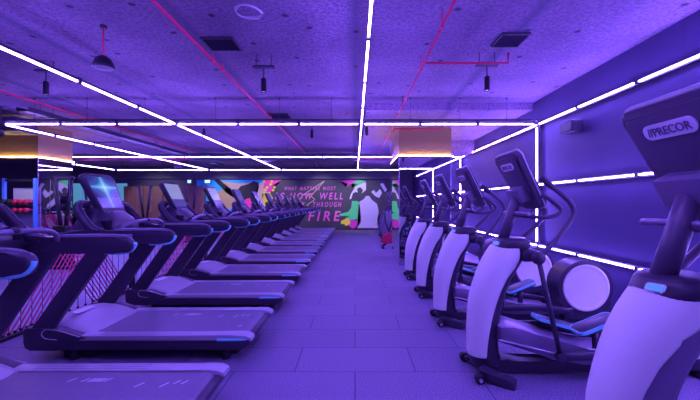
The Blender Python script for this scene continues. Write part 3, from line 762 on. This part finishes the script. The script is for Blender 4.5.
# ------------------------------------------------------------------ cord partition left of the treadmills
XP = -3.55
def make_partition():
    r = thing('cord_partition', 'x', 'partition', group='low cord partitions left of the treadmills')
    Lp = 2.9
    for z, nm in ((.0, 'floor_rail'), (1.0, 'top_rail')):
        bm = B(); box(bm, -.03, .03, 0, Lp-.01, z, z+.035, bev=.004); obj(nm, bm, M['black'], r)
    for y in (.03, Lp-.04):
        bm = B(); box(bm, -.02, .02, y-.02, y+.02, .035, 1.0); obj('post', bm, M['black'], r)
    def cord(y0, y1, mi, x):
        bm = B(); cyl(bm, (x,y0,.03), (x,y1,1.0), .008 if mi else .0035, 5, mi=mi)
        ball(bm, (x,y0,.055), .016, 0, 8); ball(bm, (x,y1,.985), .013, 0, 8)
        return obj('elastic_cord', bm, [M['rubber'], M['pinkcord'] if mi else M['darkcord']], r)
    base = cord(0, 0, 0, 0); base.location = (0,.12,0)
    for k in range(1, 20):
        c = base.copy(); COL.objects.link(c); c.parent = r; c.location = (0, .12+.135*k, 0)
    d1 = cord(0, .78, 1, .012); d1.location = (0,.50,0)
    for k in range(1, 12):
        c = d1.copy(); COL.objects.link(c); c.parent = r; c.location = (0,.50+.07*k,0)
    d2 = cord(0, -.75, 1, -.012); d2.location = (0,2.05,0)
    for k in range(1, 12):
        c = d2.copy(); COL.objects.link(c); c.parent = r; c.location = (0,2.05+.068*k,0)
    return r
pp = make_partition(); lbl = ['black railed partition strung with pink and violet cords, nearest section','pink corded low partition, second section from the camera','pink corded low partition, third section from the camera','pink corded low partition, farthest section']
pp.location = (XP, 3.0, 0); pp['label'] = lbl[0]
for i in range(1, 4): dup(pp, (XP, 3.0+2.9*i, 0), lbl[i])

# ------------------------------------------------------------------ dumbbell rack in front of left pillar
RX = -7.2
rk = thing('dumbbell_rack', 'dumbbell rack with blue posts in front of the left pillar', 'rack', (RX, 7.95, 0))
for x in (-.335, .335):
    bm = B(); box(bm, x-.03, x+.03, -.03, .03, 0, 1.92, bev=.006); obj('post', bm, M['bluepost'], rk)
bm = B(); box(bm, -.30, .30, .17, .185, .05, 1.72); obj('back_panel', bm, M['floor_pale'], rk)
for z in (.35, .72, 1.18, 1.36):
    bm = B(); box(bm, -.305, .305, -.17, .165, z-.02, z, bev=.004); obj('shelf', bm, M['black'], rk)
bm = B(); box(bm, -.305, .305, -.02, .02, 1.85, 1.9); obj('top_bar', bm, M['black'], rk)
def dumb(m):
    bm = B(); 
    for s in (-1, 1): lathe(bm, [(.001,s*.06),(.045,s*.06),(.055,s*.075),(.055,s*.135),(.045,s*.15),(.001,s*.15)], (0,0,.055), 'Y', 14)
    cyl(bm, (0,-.07,.055), (0,.07,.055), .016, 10, mi=1)
    return bm
pro = {}
rown = {1.36:'top', 1.18:'second', .72:'third', .35:'bottom'}
for z in (1.36, 1.18, .72, .35):
    for k in range(5):
        x = -.24+.12*k; isred = z > 1 and k >= 2
        key = 'red' if isred else 'black'
        if key not in pro:
            o = obj('dumbbell', dumb(key), [M['red'] if isred else M['rubber'], M['silver']]); pro[key] = o
        else: o = pro[key].copy(); COL.objects.link(o)
        o.location = (RX+x, 7.95, z)
        tag(o, '%s dumbbell, %s from the left on the %s shelf of the blue rack' % (key, ['first','second','third','fourth','fifth'][k], rown[z]), 'dumbbell', 'dumbbells on the blue rack')

# ------------------------------------------------------------------ cable machines
def cable_machine(x, y, label):
    r = thing('cable_machine', label, 'cable machine', (x, y, 0))
    bm = B(); box(bm,-.35,.35,-.3,.3,0,.06,bev=.01); box(bm,-.14,.14,-.14,.14,.06,.9,bev=.02); obj('weight_housing', bm, M['black'], r)
    for s in (-1, 1):
        bm = B(); tube(bm, [(s*.05,0,.85),(s*.19,-.03,1.95)], .035, 8, smooth=False, ry=.05); obj('arm_column', bm, M['black'], r)
        bm = B(); lathe(bm, [(.001,-.03),(.04,-.03),(.045,0),(.04,.03),(.001,.03)], (s*.2,-.03,1.92), 'Y', 18); obj('pulley', bm, M['black'], r)
        bm = B(); cyl(bm, (s*.2,-.1,1.9), (s*.22,-.1,1.15), .006, 6, mi=0); tube(bm, [(s*.22-.06,-.1,1.08),(s*.22,-.1,1.15),(s*.22+.06,-.1,1.08),(s*.22-.06,-.1,1.08)], .012, 6, mi=1, smooth=False); obj('cable_handle', bm, [M['metalgrey'], M['red']], r)
cable_machine(-6.3, 8.0, 'black cable machine with splayed arms right of the dumbbell rack')
cable_machine(-6.8, 12.0, 'black cable machine with splayed arms behind the second treadmill screen')
cable_machine(-5.85, 13.2, 'black cable machine with splayed arms left of the cyan mural end')
cable_machine(-9.0, 12.6, 'black cable machine with splayed arms far left between the lit teal panels')

# ------------------------------------------------------------------ back wall furniture on the left
def cabinet(x0, x1, label):
    r = thing('wood_locker', label, 'locker', ((x0+x1)/2, YB-.36, 0), group='brown lockers against the back wall'); h = (x1-x0)/2
    bm = B(); box(bm,-h,h,-.2,.2,0,2.2,bev=.006); obj('carcass', bm, M['brown'], r)
    for k in range(2):
        a = -h+.02+k*h; bm = B(); box(bm, a, a+h-.04, -.225, -.202, .08, 2.14, bev=.005); d = obj('door', bm, M['brown'], r)
        bm = B(); box(bm, a+h-.10, a+h-.08, -.245, -.226, 1.0, 1.2); obj('handle', bm, M['silver'], d)
for i, x in enumerate((-11.4,-10.42,-9.44,-8.95+.49)):
    cabinet(x, x+.96, 'brown two-door locker, %s from the left on the back wall' % ['first','second','third','fourth'][i])
def light_panel(x0, x1, z0, z1, y, label, m, name='light_panel', cat='light panel'):
    r = thing(name, label, cat, ((x0+x1)/2, y, z0)); h=(x1-x0)/2
    bm = B(); box(bm,-h,h,0,.05,(-z0 if 'teal' in label else 0),z1-z0,bev=.006); obj('casing', bm, M['black'], r)
    bm = B(); box(bm,-h+.03,h-.03,-.004,.002,.03,z1-z0-.03); obj('lit_face', bm, m, r)
    return r
light_panel(-14.3,-13.3,.8,2.4,YB-.06,'lit teal wall panel at the far left back wall', M['teal'])
light_panel(-12.4,-11.5,.8,2.4,YB-.06,'lit teal wall panel beside the brown lockers', M['teal'])
for x, lab in ((-6.72,'small lit sign hanging left of the mural'),(-5.98,'small lit sign hanging over the left end of the mural')):
    y = 15.0; w = .10 if x < -6.5 else .14
    r = light_panel(x-w, x+w, 2.16, 2.34, y, lab, M['exit'], 'hanging_sign', 'sign')
    bm = B(); cyl(bm, (0,.02,.18), (0,.02,ZC-2.16), .008, 6); obj('hanger_rod', bm, M['housing'], r)

# ------------------------------------------------------------------ mural
KX = YB/370.0
def W(px, py, k=0): return (( px-355)*KX, YB-.03-.0015*k, 1.4+(202.5-py)*KX)
mu = thing('wall_mural', 'colourful painted mural with pink lettering on the back wall', 'mural', (0, YB, 0))
pm = {n: mat('mural_'+n, c, .6) for n, c in dict(cyan=(.03,.55,.85), orange=(.62,.46,.2), char=(.06,.055,.075), black=(.01,.01,.02), pink=(.95,.04,.38), yellow=(1,.85,.05), green=(.1,.85,.25), lav=(.74,.70,.86), white=(.85,.85,.9), mag=(.85,.05,.5), tan=(.7,.5,.35), purple=(.5,.08,.75)).items()}
def base_shift(o): o.parent = mu; o.matrix_parent_inverse = Matrix.Translation((0,-YB,0)); return o
bm = B(); box(bm, (197-355)*KX, 2.6, YB-.028, YB-.001, .1, 2.56); base_shift(obj('painted_panel', bm, pm['char']))
def patch(name, pts, m, k=1):
    bm = B(); A = [bm.verts.new(W(x, y, k)) for x, y in pts]; Bk = [bm.verts.new((v.co.x, YB-.026, v.co.z)) for v in A]
    face(bm, A); n = len(A)
    for i in range(n): face(bm, (A[i], A[(i+1)%n], Bk[(i+1)%n], Bk[i]))
    bmesh.ops.triangulate(bm, faces=[f for f in bm.faces if len(f.verts) > 4])
    return base_shift(obj(name, bm, m))
patch('sky_patch', [(197,180),(266,180),(266,200),(262,222),(230,228),(197,228)], pm['cyan'], 1)
patch('orange_patch', [(217,192),(226,188),(234,190),(238,198),(235,207),(226,210),(219,206)], pm['orange'], 2)
patch('tan_streak', [(222,181),(240,184),(252,182),(262,184),(252,188),(238,190),(226,187)], pm['tan'], 2)
patch('dark_figure', [(236,192),(241,186),(249,184),(254,181),(259,183),(259,189),(255,192),(257,200),(252,206),(246,200),(240,202)], pm['black'], 3)
patch('dark_diagonal', [(214,180),(220,180),(240,196),(238,200),(228,194)], pm['black'], 2)
patch('pink_splash', [(241,205),(246,199),(250,198),(252,203),(256,206),(252,210),(250,218),(244,214)], pm['pink'], 4)
patch('pale_sweep', [(256,190),(262,182),(267,184),(264,194),(262,206),(258,210),(259,198)], pm['tan'], 2)
bm = B()
for i in range(7):
    for j in range(8):
        px = 264.5+i*2.5+(j%2)*1.2; py = 181.5+j*2.9
        if px+py*.55 > 378 and j > 1: continue
        if px > 276+random.random()*6-j*1.5: continue
        c = W(px, py, 3); rr = .07
        vs = [bm.verts.new((c[0]+rr*math.cos(a), c[1], c[2]+rr*math.sin(a))) for a in [PI/6+k*PI/3 for k in range(6)]]
        f = face(bm, vs, 0 if (j < 4 and (i+j) % 3) else 1)
base_shift(obj('hexagon_dots', bm, [pm['pink'], pm['yellow']]))
patch('pink_cluster', [(264,180),(282,180),(278,184),(272,186),(270,193),(265,192)], pm['pink'], 2)
patch('yellow_cluster', [(262,194),(270,193),(273,198),(270,206),(264,208)], pm['yellow'], 2)
# right hand creature
patch('pink_stroke', [(340,181),(356,180),(364,182),(352,184),(346,187),(348,184)], pm['mag'], 1)
patch('green_stroke', [(352,183),(359,180),(366,181),(360,186),(352,188),(357,185)], pm['green'], 2)
patch('pale_head', [(351,194),(355,187),(361,184),(366,182),(366,190),(361,194),(356,192),(353,193),(351,199),(349.5,199)], pm['white'], 3)
patch('dark_face', [(357,189),(360,187),(363,190),(361,195),(358,194)], pm['char'], 4)
patch('green_body', [(352,201),(358,201),(361,206),(361,214),(358,219),(351,220),(345,218),(350,216),(341,216),(339,214),(348,212),(351,208)], pm['green'], 2)
patch('magenta_base', [(350,220),(359,220),(357,226),(353,228.5),(349,226)], pm['mag'], 3)
patch('yellow_blob', [(341,221),(345,219),(347,218),(350,220),(350,224),(346,226),(344,224),(341,224)], pm['yellow'], 4)
patch('pale_robe', [(357,228),(361,222),(360,207),(359,202),(364,199),(366,196),(369,196),(372,200),(377,204),(379,212),(377,219),(378,228)], pm['lav'], 3)
patch('pale_flecks', [(382,222),(384,219),(386,223),(388,226),(384,228),(381,228)], pm['lav'], 3)
patch('fleck', [(371,192),(374,190),(376,193),(380,189),(382,193),(379,198),(375,196)], pm['lav'], 3)
patch('fleck', [(380,184),(383,183),(387,190),(385,192)], pm['lav'], 3)
def strokeline(pts, w, m, k):
    out = []; 
    for i in range(len(pts)-1):
        a, c = Vector(pts[i]), Vector(pts[i+1]); d = (c-a).normalized(); nrm = Vector((-d.y, d.x))*w/2
        patch('lightning_stroke', [tuple(a+nrm), tuple(c+nrm), tuple(c-nrm), tuple(a-nrm)], m, k+i*.1)
strokeline([(324.5,181),(303,195),(311,193.5),(307,196)], .7, pm['tan'], 6)
strokeline([(324.5,181),(311,196),(315,199.5),(307,205),(311,208.5)], .7, pm['tan'], 7)
def mt_text(s, x0, x1, y0, y1, m, seg=None):
    c = W((x0+x1)/2, (y0+y1)/2, 5); mt = basis((c[0], c[1], c[2]), (1,0,0), (0,0,1))
    o = text_obj('lettering', s, .3, m, mt, None, width=(x1-x0)*KX, height=(y1-y0)*KX, shear=.22, spacing=1.45, depth=.002, bold=.006)
    return base_shift(o)
M['txt'] = node_mat('mural_lettering', .6, lambda nt,N,L,b: None)
nt = M['txt'].node_tree; N_ = nt.nodes; L_ = nt.links; tc = N_.new('ShaderNodeTexCoord')
sx = N_.new('ShaderNodeSeparateXYZ'); L_.new(tc.outputs['Generated'], sx.inputs[0])
L_.new(mixc(N_, L_, sx.outputs['Z'], (1.,.04,.30), (.85,.16,.60)), N_['Principled BSDF'].inputs['Base Color'])
mt_text('WHAT', 284.5, 297, 186.6, 190.3, M['txt']); mt_text('MATTERS', 300, 320, 186.6, 190.3, M['txt']); mt_text('MOST', 323, 336, 186.6, 190.3, M['txt'])
mt_text('IS', 275, 285, 192.7, 199.5, M['txt']); mt_text('HOW', 290, 313, 192.7, 199.5, M['txt']); mt_text('WELL', 320, 343, 192.7, 199.5, M['txt'])
mt_text('YOU WALK', 272, 305, 202, 207, M['txt']); mt_text('THROUGH', 313, 341.5, 202, 207, M['txt'])
mt_text('THE', 281, 301, 211, 221, M['txt']); mt_text('FIRE', 308, 341, 211, 221, M['txt'])

# white track lamps that light the mural and the far left zone
def wall_washer(x, y, z, aim, power, label, cone=75, col=(.95,.85,1)):
    r = thing('track_spotlight', label, 'spotlight', (x, y, z)); top = ZC-z if x < .2 else 3.065-z
    bm = B(); cyl(bm, (0,0,.02), (0,0,top), .01, 8); obj('stem', bm, M['housing'], r)
    d = (Vector(aim)-Vector((x,y,z))).normalized(); c = Vector((0,0,0))
    bm = B(); cyl(bm, c-d*.09, c+d*.06, .042, 18); obj('can', bm, M['black'], r)
    bm = B(); cyl(bm, c+d*.061, c+d*.064, .034, 18); obj('lens', bm, M['lamp'], r)
    ld = bpy.data.lights.new('spot_lamp', 'SPOT'); ld.energy = power; ld.color = col; ld.spot_size = math.radians(cone); ld.spot_blend = .6; ld.shadow_soft_size = .05
    lo = bpy.data.objects.new('spot_lamp', ld); COL.objects.link(lo); lo.parent = r; lo.location = d*.08; lo.rotation_euler = d.to_track_quat('-Z','Y').to_euler()
for x, nm in ((-6.6,'over the cyan mural end'),(-4.2,'over the pink dots of the mural'),(-1.8,'over the mural lettering'),(.1,'over the pale figure of the mural')):
    wall_washer(x, 16.5, 2.8, (x+.2, YB, 1.3), 115, 'white spotlight aimed at the back wall '+nm)
wall_washer(-10.0, 15.9, 2.8, (-9.8, YB, 1.0), 120, 'white spotlight aimed at the brown lockers')
wall_washer(-6.6, 6.9, 2.7, (-7.0, 7.95, 1.2), 60, 'white spotlight aimed at the dumbbell rack', 60)

# ------------------------------------------------------------------ world and view
w = bpy.data.worlds.new('world'); SC.world = w; w.use_nodes = True
w.node_tree.nodes['Background'].inputs['Color'].default_value = (.05, .03, .18, 1)
w.node_tree.nodes['Background'].inputs['Strength'].default_value = .3
SC.view_settings.view_transform = 'Standard'; SC.view_settings.look = 'None'
SC.view_settings.exposure = 0.0; SC.view_settings.gamma = 1; SC.view_settings.use_curve_mapping = False
SC.cycles.max_bounces = 6; SC.cycles.diffuse_bounces = 3; SC.cycles.glossy_bounces = 4
SC.cycles.use_denoising = True
SC.cycles.sample_clamp_indirect = 4
